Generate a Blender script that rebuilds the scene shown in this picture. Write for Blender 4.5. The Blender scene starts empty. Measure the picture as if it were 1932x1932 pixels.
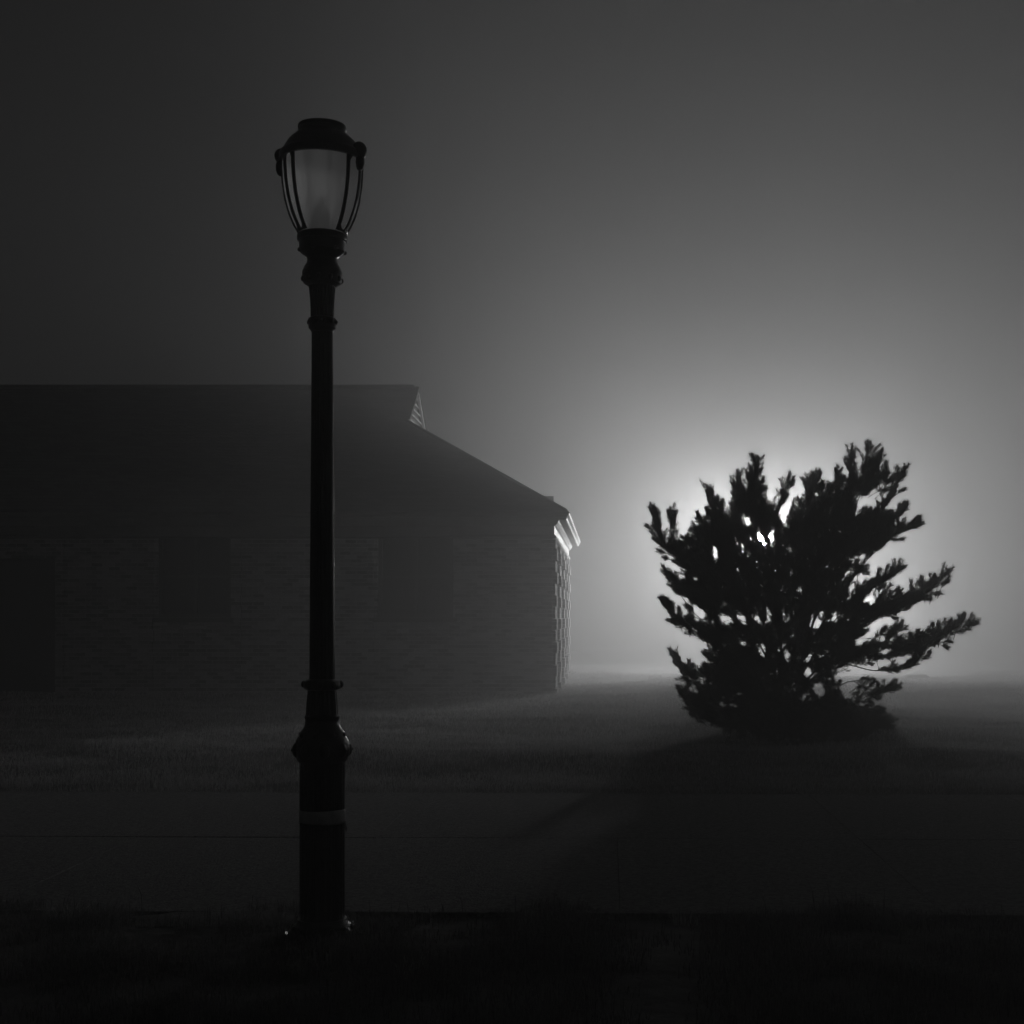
import bpy, math, random
import numpy as np
from mathutils import Vector, Matrix, noise

random.seed(7)
rng = np.random.default_rng(7)
S = bpy.context.scene
COL = S.collection
R = math.radians

# ---------------------------------------------------------------- camera geometry
# measured from the photograph (1932 px frame): focal 2700 px, vanishing point 1150,1167, eye 1.4 m
F, CX, CY, EYE = 2700.0, 1150.0, 1167.0, 1.4
def W(x, y, Y):
    return Vector(((x - CX) * Y / F, Y, EYE + (CY - y) * Y / F))
def gY(y):
    return EYE * F / (y - CY)

# ---------------------------------------------------------------- helpers
def link(name, me, mat=None, parent=None):
    o = bpy.data.objects.new(name, me)
    COL.objects.link(o)
    if mat is not None:
        me.materials.append(mat)
    if parent is not None:
        o.parent = parent
    return o
def empty(name, loc, label, cat, group=None):
    o = bpy.data.objects.new(name, None)
    COL.objects.link(o)
    o.location = loc
    o['label'] = label
    o['category'] = cat
    if group:
        o['group'] = group
    return o

class MB:
    def __init__(self):
        self.v, self.f = [], []
    def add(self, vs, fs):
        n = len(self.v)
        self.v += [tuple(p) for p in vs]
        self.f += [tuple(i + n for i in f) for f in fs]
    def box(self, x0, x1, y0, y1, z0, z1):
        vs = [(x, y, z) for z in (z0, z1) for y in (y0, y1) for x in (x0, x1)]
        self.add(vs, [(0, 2, 3, 1), (4, 5, 7, 6), (0, 1, 5, 4), (2, 6, 7, 3), (0, 4, 6, 2), (1, 3, 7, 5)])
    def obox(self, c, ax, ay, az):
        c = Vector(c); ax = Vector(ax); ay = Vector(ay); az = Vector(az)
        vs = [c + i * ax + j * ay + k * az for k in (-1, 1) for j in (-1, 1) for i in (-1, 1)]
        self.add(vs, [(0, 2, 3, 1), (4, 5, 7, 6), (0, 1, 5, 4), (2, 6, 7, 3), (0, 4, 6, 2), (1, 3, 7, 5)])
    def lathe(self, prof, n=64, cx=0, cy=0, flute=None, cap=True):
        # prof: list of (r, z[, flute depth])
        rows = []
        for p in prof:
            r, z = p[0], p[1]
            d = p[2] if len(p) > 2 else 0.0
            row = []
            for i in range(n):
                a = 2 * math.pi * i / n
                if d:      # semicircular grooves between narrow flat fillets
                    u = (a * (flute or 16) / (2 * math.pi)) % 1.0 - 0.5
                    q = u / 0.33
                    rr = r * (1 - d * math.sqrt(max(0.0, 1 - q * q)))
                else:
                    rr = r
                row.append((cx + rr * math.cos(a), cy + rr * math.sin(a), z))
            rows.append(row)
        vs = [v for r_ in rows for v in r_]
        fs = []
        for k in range(len(rows) - 1):
            for i in range(n):
                j = (i + 1) % n
                fs.append((k * n + i, k * n + j, (k + 1) * n + j, (k + 1) * n + i))
        if cap:
            fs.append(tuple(range(n))[::-1])
            fs.append(tuple((len(rows) - 1) * n + i for i in range(n)))
        self.add(vs, fs)
    def ball(self, c, rx, ry, rz, n=12, m=8):
        vs, fs = [], []
        for k in range(m + 1):
            t = math.pi * k / m
            for i in range(n):
                a = 2 * math.pi * i / n
                vs.append((c[0] + rx * math.sin(t) * math.cos(a), c[1] + ry * math.sin(t) * math.sin(a), c[2] + rz * math.cos(t)))
        for k in range(m):
            for i in range(n):
                j = (i + 1) % n
                fs.append((k * n + i, (k + 1) * n + i, (k + 1) * n + j, k * n + j))
        self.add(vs, fs)
    def tube(self, pts, rads, n=8):
        pts = [Vector(p) for p in pts]
        rows = []
        for k, p in enumerate(pts):
            t = (pts[min(k + 1, len(pts) - 1)] - pts[max(k - 1, 0)]).normalized()
            u = t.cross(Vector((0.03, 1, 0.1))).normalized()
            w = t.cross(u).normalized()
            for i in range(n):
                a = 2 * math.pi * i / n
                rows.append(p + rads[k] * (math.cos(a) * u + math.sin(a) * w))
        fs = []
        for k in range(len(pts) - 1):
            for i in range(n):
                j = (i + 1) % n
                fs.append((k * n + i, k * n + j, (k + 1) * n + j, (k + 1) * n + i))
        fs.append(tuple(range(n))[::-1])
        fs.append(tuple((len(pts) - 1) * n + i for i in range(n)))
        self.add(rows, fs)
    def build(self, name, mat, parent=None, smooth=False):
        me = bpy.data.meshes.new(name)
        me.from_pydata(self.v, [], self.f)
        me.update()
        if smooth:
            me.polygons.foreach_set('use_smooth', [True] * len(me.polygons))
            try:
                me.set_sharp_from_angle(angle=R(38))
            except Exception:
                pass
        return link(name, me, mat, parent)

def tri_mesh(name, V, mat, parent=None, nper=3):
    """V: (n, nper, 3) array of separate faces."""
    n = V.shape[0]
    me = bpy.data.meshes.new(name)
    me.vertices.add(n * nper)
    me.vertices.foreach_set('co', V.reshape(-1).astype(np.float32))
    me.loops.add(n * nper)
    me.loops.foreach_set('vertex_index', np.arange(n * nper, dtype=np.int32))
    me.polygons.add(n)
    me.polygons.foreach_set('loop_start', (np.arange(n) * nper).astype(np.int32))
    me.polygons.foreach_set('loop_total', np.full(n, nper, dtype=np.int32))
    me.update(calc_edges=True)
    return link(name, me, mat, parent)

# ---------------------------------------------------------------- materials
def mat(name, base, rough=0.8, spec=0.5, noise_amt=0.0, nscale=5.0, bump=0.0, bscale=30.0, coat=0.0, metallic=0.0, detail=6.0):
    m = bpy.data.materials.new(name)
    m.use_nodes = True
    nt = m.node_tree
    b = nt.nodes['Principled BSDF']
    b.inputs['Base Color'].default_value = (base, base, base, 1)
    b.inputs['Roughness'].default_value = rough
    b.inputs['Specular IOR Level'].default_value = spec
    b.inputs['Coat Weight'].default_value = coat
    b.inputs['Metallic'].default_value = metallic
    tc = nt.nodes.new('ShaderNodeTexCoord')
    if noise_amt:
        n = nt.nodes.new('ShaderNodeTexNoise'); n.inputs['Scale'].default_value = nscale; n.inputs['Detail'].default_value = detail
        nt.links.new(tc.outputs['Object'], n.inputs['Vector'])
        mr = nt.nodes.new('ShaderNodeMapRange')
        mr.inputs['From Min'].default_value = 0.3; mr.inputs['From Max'].default_value = 0.7
        mr.inputs['To Min'].default_value = base * (1 - noise_amt); mr.inputs['To Max'].default_value = base * (1 + noise_amt)
        nt.links.new(n.outputs['Fac'], mr.inputs['Value'])
        cc = nt.nodes.new('ShaderNodeCombineColor')
        for k in ('Red', 'Green', 'Blue'):
            nt.links.new(mr.outputs['Result'], cc.inputs[k])
        nt.links.new(cc.outputs['Color'], b.inputs['Base Color'])
    if bump:
        n2 = nt.nodes.new('ShaderNodeTexNoise'); n2.inputs['Scale'].default_value = bscale; n2.inputs['Detail'].default_value = 5
        nt.links.new(tc.outputs['Object'], n2.inputs['Vector'])
        bp = nt.nodes.new('ShaderNodeBump'); bp.inputs['Distance'].default_value = bump
        nt.links.new(n2.outputs['Fac'], bp.inputs['Height'])
        nt.links.new(bp.outputs['Normal'], b.inputs['Normal'])
    return m

def brick_mat(name, axis):
    m = mat(name, 0.22, 0.85, 0.3)
    nt = m.node_tree; b = nt.nodes['Principled BSDF']
    tc = nt.nodes.new('ShaderNodeTexCoord'); sp = nt.nodes.new('ShaderNodeSeparateXYZ'); cb = nt.nodes.new('ShaderNodeCombineXYZ')
    nt.links.new(tc.outputs['Object'], sp.inputs[0])
    nt.links.new(sp.outputs[axis], cb.inputs[0]); nt.links.new(sp.outputs['Z'], cb.inputs[1])
    br = nt.nodes.new('ShaderNodeTexBrick')
    br.inputs['Scale'].default_value = 1.0
    br.inputs['Brick Width'].default_value = 0.21; br.inputs['Row Height'].default_value = 0.071
    br.inputs['Mortar Size'].default_value = 0.007
    br.inputs['Color1'].default_value = (0.10, 0.10, 0.10, 1); br.inputs['Color2'].default_value = (0.34, 0.34, 0.34, 1)
    br.inputs['Mortar'].default_value = (0.38, 0.38, 0.38, 1)
    nt.links.new(cb.outputs[0], br.inputs['Vector'])
    nt.links.new(br.outputs['Color'], b.inputs['Base Color'])
    n2 = nt.nodes.new('ShaderNodeTexNoise'); n2.inputs['Scale'].default_value = 25
    nt.links.new(tc.outputs['Object'], n2.inputs['Vector'])
    ma = nt.nodes.new('ShaderNodeMath'); ma.operation = 'SUBTRACT'
    nt.links.new(n2.outputs['Fac'], ma.inputs[0]); nt.links.new(br.outputs['Fac'], ma.inputs[1])
    bp = nt.nodes.new('ShaderNodeBump'); bp.inputs['Distance'].default_value = 0.012
    nt.links.new(ma.outputs[0], bp.inputs['Height']); nt.links.new(bp.outputs['Normal'], b.inputs['Normal'])
    return m

def shingle_mat(name):
    m = mat(name, 0.07, 0.9, 0.2)
    nt = m.node_tree; b = nt.nodes['Principled BSDF']
    tc = nt.nodes.new('ShaderNodeTexCoord'); sp = nt.nodes.new('ShaderNodeSeparateXYZ'); cb = nt.nodes.new('ShaderNodeCombineXYZ')
    nt.links.new(tc.outputs['Object'], sp.inputs[0])
    ad = nt.nodes.new('ShaderNodeMath'); ad.operation = 'ADD'
    nt.links.new(sp.outputs['X'], ad.inputs[0]); nt.links.new(sp.outputs['Y'], ad.inputs[1])
    nt.links.new(ad.outputs[0], cb.inputs[0]); nt.links.new(sp.outputs['Z'], cb.inputs[1])
    br = nt.nodes.new('ShaderNodeTexBrick')
    br.inputs['Scale'].default_value = 1.0
    br.inputs['Brick Width'].default_value = 0.3; br.inputs['Row Height'].default_value = 0.075
    br.inputs['Mortar Size'].default_value = 0.006
    br.inputs['Color1'].default_value = (0.045, 0.045, 0.045, 1); br.inputs['Color2'].default_value = (0.09, 0.09, 0.09, 1)
    br.inputs['Mortar'].default_value = (0.02, 0.02, 0.02, 1)
    nt.links.new(cb.outputs[0], br.inputs['Vector']); nt.links.new(br.outputs['Color'], b.inputs['Base Color'])
    bp = nt.nodes.new('ShaderNodeBump'); bp.inputs['Distance'].default_value = 0.01; bp.invert = True
    nt.links.new(br.outputs['Fac'], bp.inputs['Height']); nt.links.new(bp.outputs['Normal'], b.inputs['Normal'])
    return m

def leaf_mat(name, base, transl=0.3, rough=0.6):
    m = bpy.data.materials.new(name); m.use_nodes = True
    nt = m.node_tree; nt.nodes.clear()
    out = nt.nodes.new('ShaderNodeOutputMaterial')
    d = nt.nodes.new('ShaderNodeBsdfPrincipled'); d.inputs['Roughness'].default_value = rough
    t = nt.nodes.new('ShaderNodeBsdfTranslucent')
    g = nt.nodes.new('ShaderNodeNewGeometry')
    mr = nt.nodes.new('ShaderNodeMapRange'); mr.inputs['To Min'].default_value = base * 0.5; mr.inputs['To Max'].default_value = base * 1.6
    nt.links.new(g.outputs['Random Per Island'], mr.inputs['Value'])
    cc = nt.nodes.new('ShaderNodeCombineColor')
    for k in ('Red', 'Green', 'Blue'):
        nt.links.new(mr.outputs['Result'], cc.inputs[k])
    nt.links.new(cc.outputs['Color'], d.inputs['Base Color']); nt.links.new(cc.outputs['Color'], t.inputs['Color'])
    mx = nt.nodes.new('ShaderNodeMixShader'); mx.inputs['Fac'].default_value = transl
    nt.links.new(d.outputs[0], mx.inputs[1]); nt.links.new(t.outputs[0], mx.inputs[2]); nt.links.new(mx.outputs[0], out.inputs['Surface'])
    return m

M = {}
M['iron'] = mat('black_gloss_paint', 0.006, 0.28, 1.0, bump=0.0007, bscale=38, coat=0.0)
M['tape'] = mat('pale_tape', 0.55, 0.6, 0.4, noise_amt=0.3, nscale=14, bump=0.003, bscale=25)
M['brick_front'] = brick_mat('brick_front', 'X')
M['brick_side'] = brick_mat('brick_side', 'Y')
M['shingle'] = shingle_mat('roof_shingles')
M['white'] = mat('white_painted_trim', 0.8, 0.5, 0.5, noise_amt=0.06, nscale=3)
M['louvre'] = mat('louvre_paint', 0.6, 0.6)
M['trim_shade'] = mat('shaded_front_trim', 0.13, 0.8, 0.2, noise_amt=0.2, nscale=4)  # front faces of the white trim, their shade put into the colour
M['soffit'] = mat('soffit_paint', 0.3, 0.7, 0.3)
M['frame'] = mat('window_frame_paint', 0.03, 0.5, 0.4)
M['pane'] = mat('dark_window_glass', 0.02, 0.12, 0.5)
M['grass_ground'] = mat('lawn_soil', 0.18, 0.95, 0.1, noise_amt=0.5, nscale=1.3, bump=0.05, bscale=9)
M['concrete'] = mat('pavement_concrete', 0.22, 0.95, 0.1, noise_amt=0.45, nscale=38, bump=0.012, bscale=75, detail=10)
M['dirt'] = mat('bare_dirt', 0.16, 0.95, 0.1, noise_amt=0.3, nscale=9, bump=0.02, bscale=30)
M['bark'] = mat('pine_bark', 0.05, 0.95, 0.1, noise_amt=0.3, nscale=20, bump=0.02, bscale=30)
M['needles'] = leaf_mat('pine_needles', 0.045, 0.08)
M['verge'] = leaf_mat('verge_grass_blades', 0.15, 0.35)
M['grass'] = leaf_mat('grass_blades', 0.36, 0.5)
M['slab'] = mat('dark_slab', 0.08, 0.8, 0.3)

def glass_material():
    m = bpy.data.materials.new('frosted_globe_glass'); m.use_nodes = True
    nt = m.node_tree; nt.nodes.clear()
    out = nt.nodes.new('ShaderNodeOutputMaterial')
    rf = nt.nodes.new('ShaderNodeBsdfRefraction'); rf.inputs['IOR'].default_value = 1.2; rf.inputs['Roughness'].default_value = 0.6
    rf.inputs['Color'].default_value = (1, 1, 1, 1)
    tr = nt.nodes.new('ShaderNodeBsdfTranslucent'); tr.inputs['Color'].default_value = (0.8, 0.8, 0.8, 1)
    gl = nt.nodes.new('ShaderNodeBsdfGlossy'); gl.inputs['Roughness'].default_value = 0.3; gl.inputs['Color'].default_value = (.6, .6, .6, 1)
    m1 = nt.nodes.new('ShaderNodeMixShader'); m1.inputs['Fac'].default_value = GLASS_TR
    m2 = nt.nodes.new('ShaderNodeMixShader'); m2.inputs['Fac'].default_value = 0.04
    nt.links.new(rf.outputs[0], m1.inputs[1]); nt.links.new(tr.outputs[0], m1.inputs[2])
    em = nt.nodes.new('ShaderNodeEmission'); em.inputs['Strength'].default_value = 0.02      # faint glow added to brighten the unlit glass, no bulb behind it
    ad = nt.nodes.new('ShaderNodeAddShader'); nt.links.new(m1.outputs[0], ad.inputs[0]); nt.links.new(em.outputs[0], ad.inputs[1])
    nt.links.new(ad.outputs[0], m2.inputs[1]); nt.links.new(gl.outputs[0], m2.inputs[2])
    tp_ = nt.nodes.new('ShaderNodeBsdfTransparent'); m3 = nt.nodes.new('ShaderNodeMixShader'); 
    # the rear of the globe is clear prismatic glass, the front is frosted
    tc = nt.nodes.new('ShaderNodeTexCoord'); sx = nt.nodes.new('ShaderNodeSeparateXYZ'); mr = nt.nodes.new('ShaderNodeMapRange')
    nt.links.new(tc.outputs['Object'], sx.inputs[0]); nt.links.new(sx.outputs['Y'], mr.inputs['Value'])
    mr.inputs['From Min'].default_value = -0.02; mr.inputs['From Max'].default_value = 0.07
    mr.inputs['To Min'].default_value = 0.06; mr.inputs['To Max'].default_value = 0.75
    nt.links.new(mr.outputs['Result'], m3.inputs['Fac'])
    nt.links.new(m2.outputs[0], m3.inputs[1]); nt.links.new(tp_.outputs[0], m3.inputs[2])
    nt.links.new(m3.outputs[0], out.inputs['Surface'])
    return m
GLASS_TR = 0.45
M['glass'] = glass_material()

def glow_mat(name, strength):
    m = bpy.data.materials.new(name); m.use_nodes = True
    nt = m.node_tree; nt.nodes.clear()
    out = nt.nodes.new('ShaderNodeOutputMaterial'); e = nt.nodes.new('ShaderNodeEmission')
    e.inputs['Strength'].default_value = strength
    nt.links.new(e.outputs[0], out.inputs['Surface'])
    m.cycles.emission_sampling = 'FRONT'
    return m

# ---------------------------------------------------------------- ground
PAV0, PAV1 = 6.75, 11.4          # pavement near and far edge at X = 0
SL = -0.026                      # the pavement runs very slightly towards the camera on the right
def pav_edges(x):
    return PAV0 + SL * x, PAV1 + SL * x
def sstep(a, b, t):
    t = max(0.0, min(1.0, (t - a) / (b - a)))
    return t * t * (3 - 2 * t)
def ground_z(x, y):
    n0, n1 = pav_edges(x)
    if y < n1:
        if y >= n0:
            return -0.03
        d = n0 - y
        return -0.03 + 0.05 * sstep(0, 0.5, d) + 0.025 * noise.noise(Vector((x * 1.3, y * 1.3, 0))) * sstep(0, .4, d)
    d = y - n1
    z = -0.03 + 0.035 * sstep(0, 0.4, d)
    z += 0.11 * (0.15 + 0.85 * sstep(-5.5, -2.0, x)) * math.exp(-((y - (14.4 - 0.06 * x + 0.35 * math.sin(x * .7))) / 1.0) ** 2)
    z += 0.14 * noise.noise(Vector((x * 0.16, y * 0.25, 3.3))) * sstep(0.3, 4, d)
    z += 0.06 * noise.noise(Vector((x * 0.35, y * 0.7, 6.3))) * sstep(0.3, 3, d)
    z += 0.03 * noise.noise(Vector((x * 1.3, y * 1.3, 8.3))) * sstep(0.3, 2, d)
    return z

def build_ground():
    xs = list(np.concatenate([[-400, -150, -70, -40], np.arange(-30, 30.01, 0.33), [40, 70, 150, 400]]))
    ys = list(np.concatenate([[-60, -20, -5, 0, 2, 3, 4], np.arange(4.4, 44, 0.28), np.arange(44, 90, 3), [120, 200, 400, 900]]))
    vs = [(x, y, ground_z(x, y)) for y in ys for x in xs]
    nx = len(xs)
    fs = [(j * nx + i, j * nx + i + 1, (j + 1) * nx + i + 1, (j + 1) * nx + i) for j in range(len(ys) - 1) for i in range(nx - 1)]
    mb = MB(); mb.add(vs, fs)
    o = mb.build('ground', M['grass_ground'], smooth=False)
    o.data.polygons.foreach_set('use_smooth', [True] * len(o.data.polygons))
    o['kind'] = 'structure'
build_ground()

# pavement: slabs with open joints over a dark joint bed
mb = MB()
xa = 0.047
k0, k1 = -30, 30
sw, g = 1.53, 0.0012
rows = [(PAV0, 9.06), (9.06, PAV1)]
for k in range(k0, k1):
    for (y0, y1) in rows:
        x0 = xa + k * sw + g; x1 = xa + (k + 1) * sw - g
        gl_ = 0.011
        yy = [(y0 + gl_ + SL * x0), (y0 + gl_ + SL * x1), (y1 - gl_ + SL * x1), (y1 - gl_ + SL * x0)]
        h = 0.008 + random.uniform(-0.002, 0.002)
        b = 0.003
        ps = [(x0, yy[0]), (x1, yy[1]), (x1, yy[2]), (x0, yy[3])]
        pi = [(x0 + b, yy[0] + b), (x1 - b, yy[1] + b), (x1 - b, yy[2] - b), (x0 + b, yy[3] - b)]
        vs = [(p[0], p[1], -0.02) for p in ps] + [(p[0], p[1], h - b) for p in ps] + [(p[0], p[1], h) for p in pi]
        fs = [(0, 1, 5, 4), (1, 2, 6, 5), (2, 3, 7, 6), (3, 0, 4, 7), (4, 5, 9, 8), (5, 6, 10, 9), (6, 7, 11, 10), (7, 4, 8, 11), (8, 9, 10, 11)]
        mb.add(vs, fs)
pv = mb.build('pavement', M['concrete']); pv['kind'] = 'structure'

# far path the lit lamps stand beside
mb = MB()
N = 60
pts = []
for i in range(N + 1):
    t = i / N
    x = 4.2 + 22 * t; y = 39.5 - 12.0 * t - 3 * math.sin(t * 3.1)
    pts.append((x, y))
vs = []
for (x, y) in pts:
    for s in (-0.9, 0.9):
        vs.append((x, y + s, ground_z(x, y + s) + 0.02))
mb.add(vs, [(2 * i, 2 * i + 2, 2 * i + 3, 2 * i + 1) for i in range(N)])
pa = mb.build('path', M['concrete']); pa['kind'] = 'structure'

# bare dirt patch at the verge
mb = MB()
c = W(430, 1738, gY(1738)); vs = []
NP = 48
for i in range(NP):
    a = 2 * math.pi * i / NP
    r = 1 + 0.25 * noise.noise(Vector((math.cos(a) * 2, math.sin(a) * 2, 1)))
    x, y = c.x + 0.42 * r * math.cos(a), c.y - 0.02 + 0.17 * r * math.sin(a)
    vs.append((x, y, 0.016))
vs2 = [(c.x + (v[0] - c.x) * 0.5, c.y + (v[1] - c.y) * 0.5, 0.024) for v in vs]
mb.add(vs + vs2 + [(c.x, c.y, 0.026)], [(i, (i + 1) % NP, NP + (i + 1) % NP, NP + i) for i in range(NP)] + [(NP + i, NP + (i + 1) % NP, 2 * NP) for i in range(NP)])
dp = mb.build('dirt_patch', M['dirt'], smooth=True); dp['kind'] = 'structure'

# ---------------------------------------------------------------- grass
def grass_field(name, xs, ys, hs, widths, lean=0.5, parent=None, m='grass'):
    """curved blades: 2 segments each (quad + tri as two triangles + one)"""
    n = len(xs)
    zs = np.array([ground_z(float(a), float(b)) for a, b in zip(xs, ys)])
    base = np.stack([xs, ys, zs], 1)
    az = rng.uniform(0, 2 * np.pi, n)
    ln = rng.uniform(0.05, lean, n) * hs
    d = np.stack([np.cos(az), np.sin(az), np.zeros(n)], 1)
    wdir = np.stack([-np.sin(az + rng.normal(0, .6, n)), np.cos(az + rng.normal(0, .6, n)), np.zeros(n)], 1)
    up = np.array([0, 0, 1.0])
    p0 = base - up * 0.01
    p1 = base + d * (ln * 0.3)[:, None] + up * (hs * 0.6)[:, None]
    p2 = base + d * (ln * 1.1)[:, None] + up * (hs * (1 - 0.35 * ln / np.maximum(hs, 1e-4)))[:, None]
    w = widths[:, None] * wdir
    T = np.concatenate([np.stack([p0 - w, p0 + w, p1 + w * .7], 1), np.stack([p0 - w, p1 + w * .7, p1 - w * .7], 1), np.stack([p1 - w * .7, p1 + w * .7, p2], 1)], 0)
    # keep blades contiguous for shading islands
    T = T.reshape(3, n, 3, 3).transpose(1, 0, 2, 3).reshape(-1, 3, 3)
    # smooth random: shared vertices are not required
    return tri_mesh(name, T, M[m], parent)

def scatter(n, x0, x1, y0, y1):
    return rng.uniform(x0, x1, n), rng.uniform(y0, y1, n)

# near verge: clumpy long grass in front of the pavement
X, Y = scatter(130000, -3.4, 3.0, 4.3, 7.05)
e0 = PAV0 + SL * X
nz = np.array([noise.noise(Vector((a * 2.2, b * 2.2, 5.0))) for a, b in zip(X, Y)])
nz2 = np.array([noise.noise(Vector((a * 7, b * 7, 9.0))) for a, b in zip(X, Y)])
keep = (Y < e0 + 0.05 + 0.22 * nz + 0.12 * nz2) & (rng.uniform(0, 1, len(X)) < 0.5 + 1.1 * nz + 0.7 * nz2)
# thin the bare patch
keep &= ~((((X - c.x) / 0.44) ** 2 + ((Y - c.y) / 0.19) ** 2 < 1) & (rng.uniform(0, 1, len(X)) < 0.93))
X, Y, nz = X[keep], Y[keep], nz[keep]
H = 0.03 + 0.06 * rng.uniform(0, 1, len(X)) ** 2 + 0.10 * np.clip(nz, 0, 1)
H[rng.uniform(0, 1, len(X)) < 0.008] += 0.10
H *= 0.45 + 0.55 * np.clip((np.hypot(X + 1.26, Y - 6.2) - .15) / .3, 0, 1)
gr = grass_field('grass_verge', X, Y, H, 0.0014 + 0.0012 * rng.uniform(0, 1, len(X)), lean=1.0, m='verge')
gr['kind'] = 'stuff'; gr['label'] = 'dark uncut grass in front of the pavement at the foot of the lamp'; gr['category'] = 'grass'

# lawn behind the pavement
n = 230000
u = rng.uniform(0, 1, n)
Y = PAV1 + 24 * u ** 1.6
X = rng.uniform(-0.47, 0.34, n) * Y
e1 = PAV1 + SL * X
nz = np.array([noise.noise(Vector((a * 1.1, b * 1.1, 2.0))) for a, b in zip(X, Y)])
nzb = np.array([noise.noise(Vector((a * 3.5, b * 3.5, 4.0))) for a, b in zip(X, Y)])
keep = (Y > e1 - 0.10 + 0.16 * nz + 0.12 * nzb) & (rng.uniform(0, 1, n) < 0.75 + 0.9 * nzb + .4 * nz) & ~((X < -0.98) & (Y > 26.0))
X, Y, nz = X[keep], Y[keep], nz[keep]
H = 0.03 + 0.035 * rng.uniform(0, 1, len(X)) ** 2 + 0.05 * np.clip(nz, 0, 1)
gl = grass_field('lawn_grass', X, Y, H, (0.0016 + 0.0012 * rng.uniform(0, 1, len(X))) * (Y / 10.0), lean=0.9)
gl['kind'] = 'stuff'; gl['label'] = 'short lawn grass behind the pavement around the pine'; gl['category'] = 'grass'

# separate tufts at the verge
def tuft(px, py, h, nb, label, spread=0.07):
    p = W(px, py, gY(py))
    V = []
    for i in range(nb):
        a = random.uniform(0, 2 * math.pi); r = spread * random.random() ** .7
        b = Vector((r * math.cos(a), r * math.sin(a), -0.01))
        a2 = a + random.uniform(-.6, .6); hh = h * random.uniform(.5, 1); out = hh * random.uniform(.15, .7)
        d = Vector((math.cos(a2), math.sin(a2), 0)); w = Vector((-math.sin(a2 + .5), math.cos(a2 + .5), 0)) * 0.0022
        m_ = b + d * out * .35 + Vector((0, 0, hh * .6)); t_ = b + d * out + Vector((0, 0, hh * .95))
        V += [[b - w, b + w, m_ + w * .7], [b - w, m_ + w * .7, m_ - w * .7], [m_ - w * .7, m_ + w * .7, t_]]
    A = np.array([[list(q) for q in t] for t in V])
    o = tri_mesh('grass_tuft', A, M['grass'])
    o.location = (p.x, p.y, ground_z(p.x, p.y))
    o['label'] = label; o['category'] = 'grass tuft'; o['group'] = 'grass tufts standing up from the verge'
tuft(130, 1738, 0.15, 110, 'dark bushy grass tuft at the pavement edge left of the bare dirt patch', .10)
tuft(1288, 1736, 0.11, 40, 'dark bushy grass tuft at the pavement edge, right of the lamp foot', .07)
tuft(775, 1850, 0.10, 60, 'pale splayed grass tuft in front of the lamp foot', .06)
tuft(998, 1740, 0.20, 5, 'few tall thin grass stalks standing alone at the pavement edge', .02)

# ---------------------------------------------------------------- foreground lamp
LY = 6.27
PX = F / LY
lx = (608 - CX) / PX
def lz(y): return EYE + (CY - y) / PX
lamp = empty('street_lamp', (lx, LY, 0), 'tall black fluted cast iron lamp post with unlit frosted lantern and pale tape band', 'street lamp')
def prof(lst):
    return [(r / PX, lz(y)) + ((d,) if d else ()) for (y, r, d) in lst]
NF = 24
# base (foot)
mb = MB()
mb.lathe([(0.172, -0.06), (0.172, 0.012), (0.165, 0.02), (0.158, 0.028)] + prof([(1765, 62, 0), (1757, 60, 0), (1750, 55, 0), (1744, 54, 0), (1740, 48, 0), (1732, 46, 0)]), n=80)
for i in range(12):
    a = 2 * math.pi * i / 12
    mb.ball((0.128 * math.cos(a), 0.128 * math.sin(a), lz(1748)), .013, .013, .012, 10, 6)
mb.build('base', M['iron'], lamp, smooth=True)
# pedestal column with flutes
mb = MB()
pl = [(1734, 43, 0), (1728, 42, 0), (1720, 42, .06)]
for y in range(1700, 1450, -20): pl.append((y, 42, .06))
pl += [(1446, 42, .06), (1440, 42, 0), (1436, 43, 0)]
mb.lathe(prof(pl), n=22 * 14, flute=22)
mb.build('pedestal', M['iron'], lamp, smooth=True)
# lobed ring
mb = MB()
mb.lathe(prof([(1437, 44, 0), (1434, 47, 0), (1429, 48, 0), (1426, 50, .03), (1414, 52, .05), (1402, 50, .03), (1398, 49, 0), (1393, 47, 0), (1388, 43, 0), (1382, 42, 0), (1377, 38, 0), (1371, 34, 0), (1367, 32.5, 0), (1361, 32, 0)]), n=96, flute=8)
for i in range(8):
    a = 2 * math.pi * (i + 0.35) / 8
    rr = 46 / PX
    mb.ball((rr * math.cos(a), rr * math.sin(a), lz(1414)), .024, .024, .034, 14, 10)
    mb.ball((1.19 * rr * math.cos(a), 1.19 * rr * math.sin(a), lz(1414)), .0085, .0085, .0085, 8, 6)
    a += math.pi / 8
    mb.ball((40 / PX * math.cos(a), 40 / PX * math.sin(a), lz(1386)), .014, .014, .014, 10, 6)
mb.build('lobed_ring', M['iron'], lamp, smooth=True)
# flared section
mb = MB()
mb.lathe(prof([(1363, 31.5, .0), (1357, 31.5, 0), (1355, 33, 0), (1351, 33, 0), (1349, 31, 0), (1347, 30.3, .07), (1330, 29.6, .09), (1312, 28, .09), (1303, 27.3, .05), (1301, 27, 0)]), n=300, flute=20)
mb.build('flared_collar', M['iron'], lamp, smooth=True)
mb = MB()
mb.lathe(prof([(1302, 28, 0), (1300, 33, 0), (1297, 35, 0), (1287, 35, 0), (1284, 33, 0), (1281, 25, 0)]), n=64)
for i in range(8):
    a = 2 * math.pi * (i + .1) / 8
    mb.ball((34 / PX * math.cos(a), 34 / PX * math.sin(a), lz(1291)), .014, .014, .017, 10, 8)
mb.build('ring', M['iron'], lamp, smooth=True)
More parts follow.
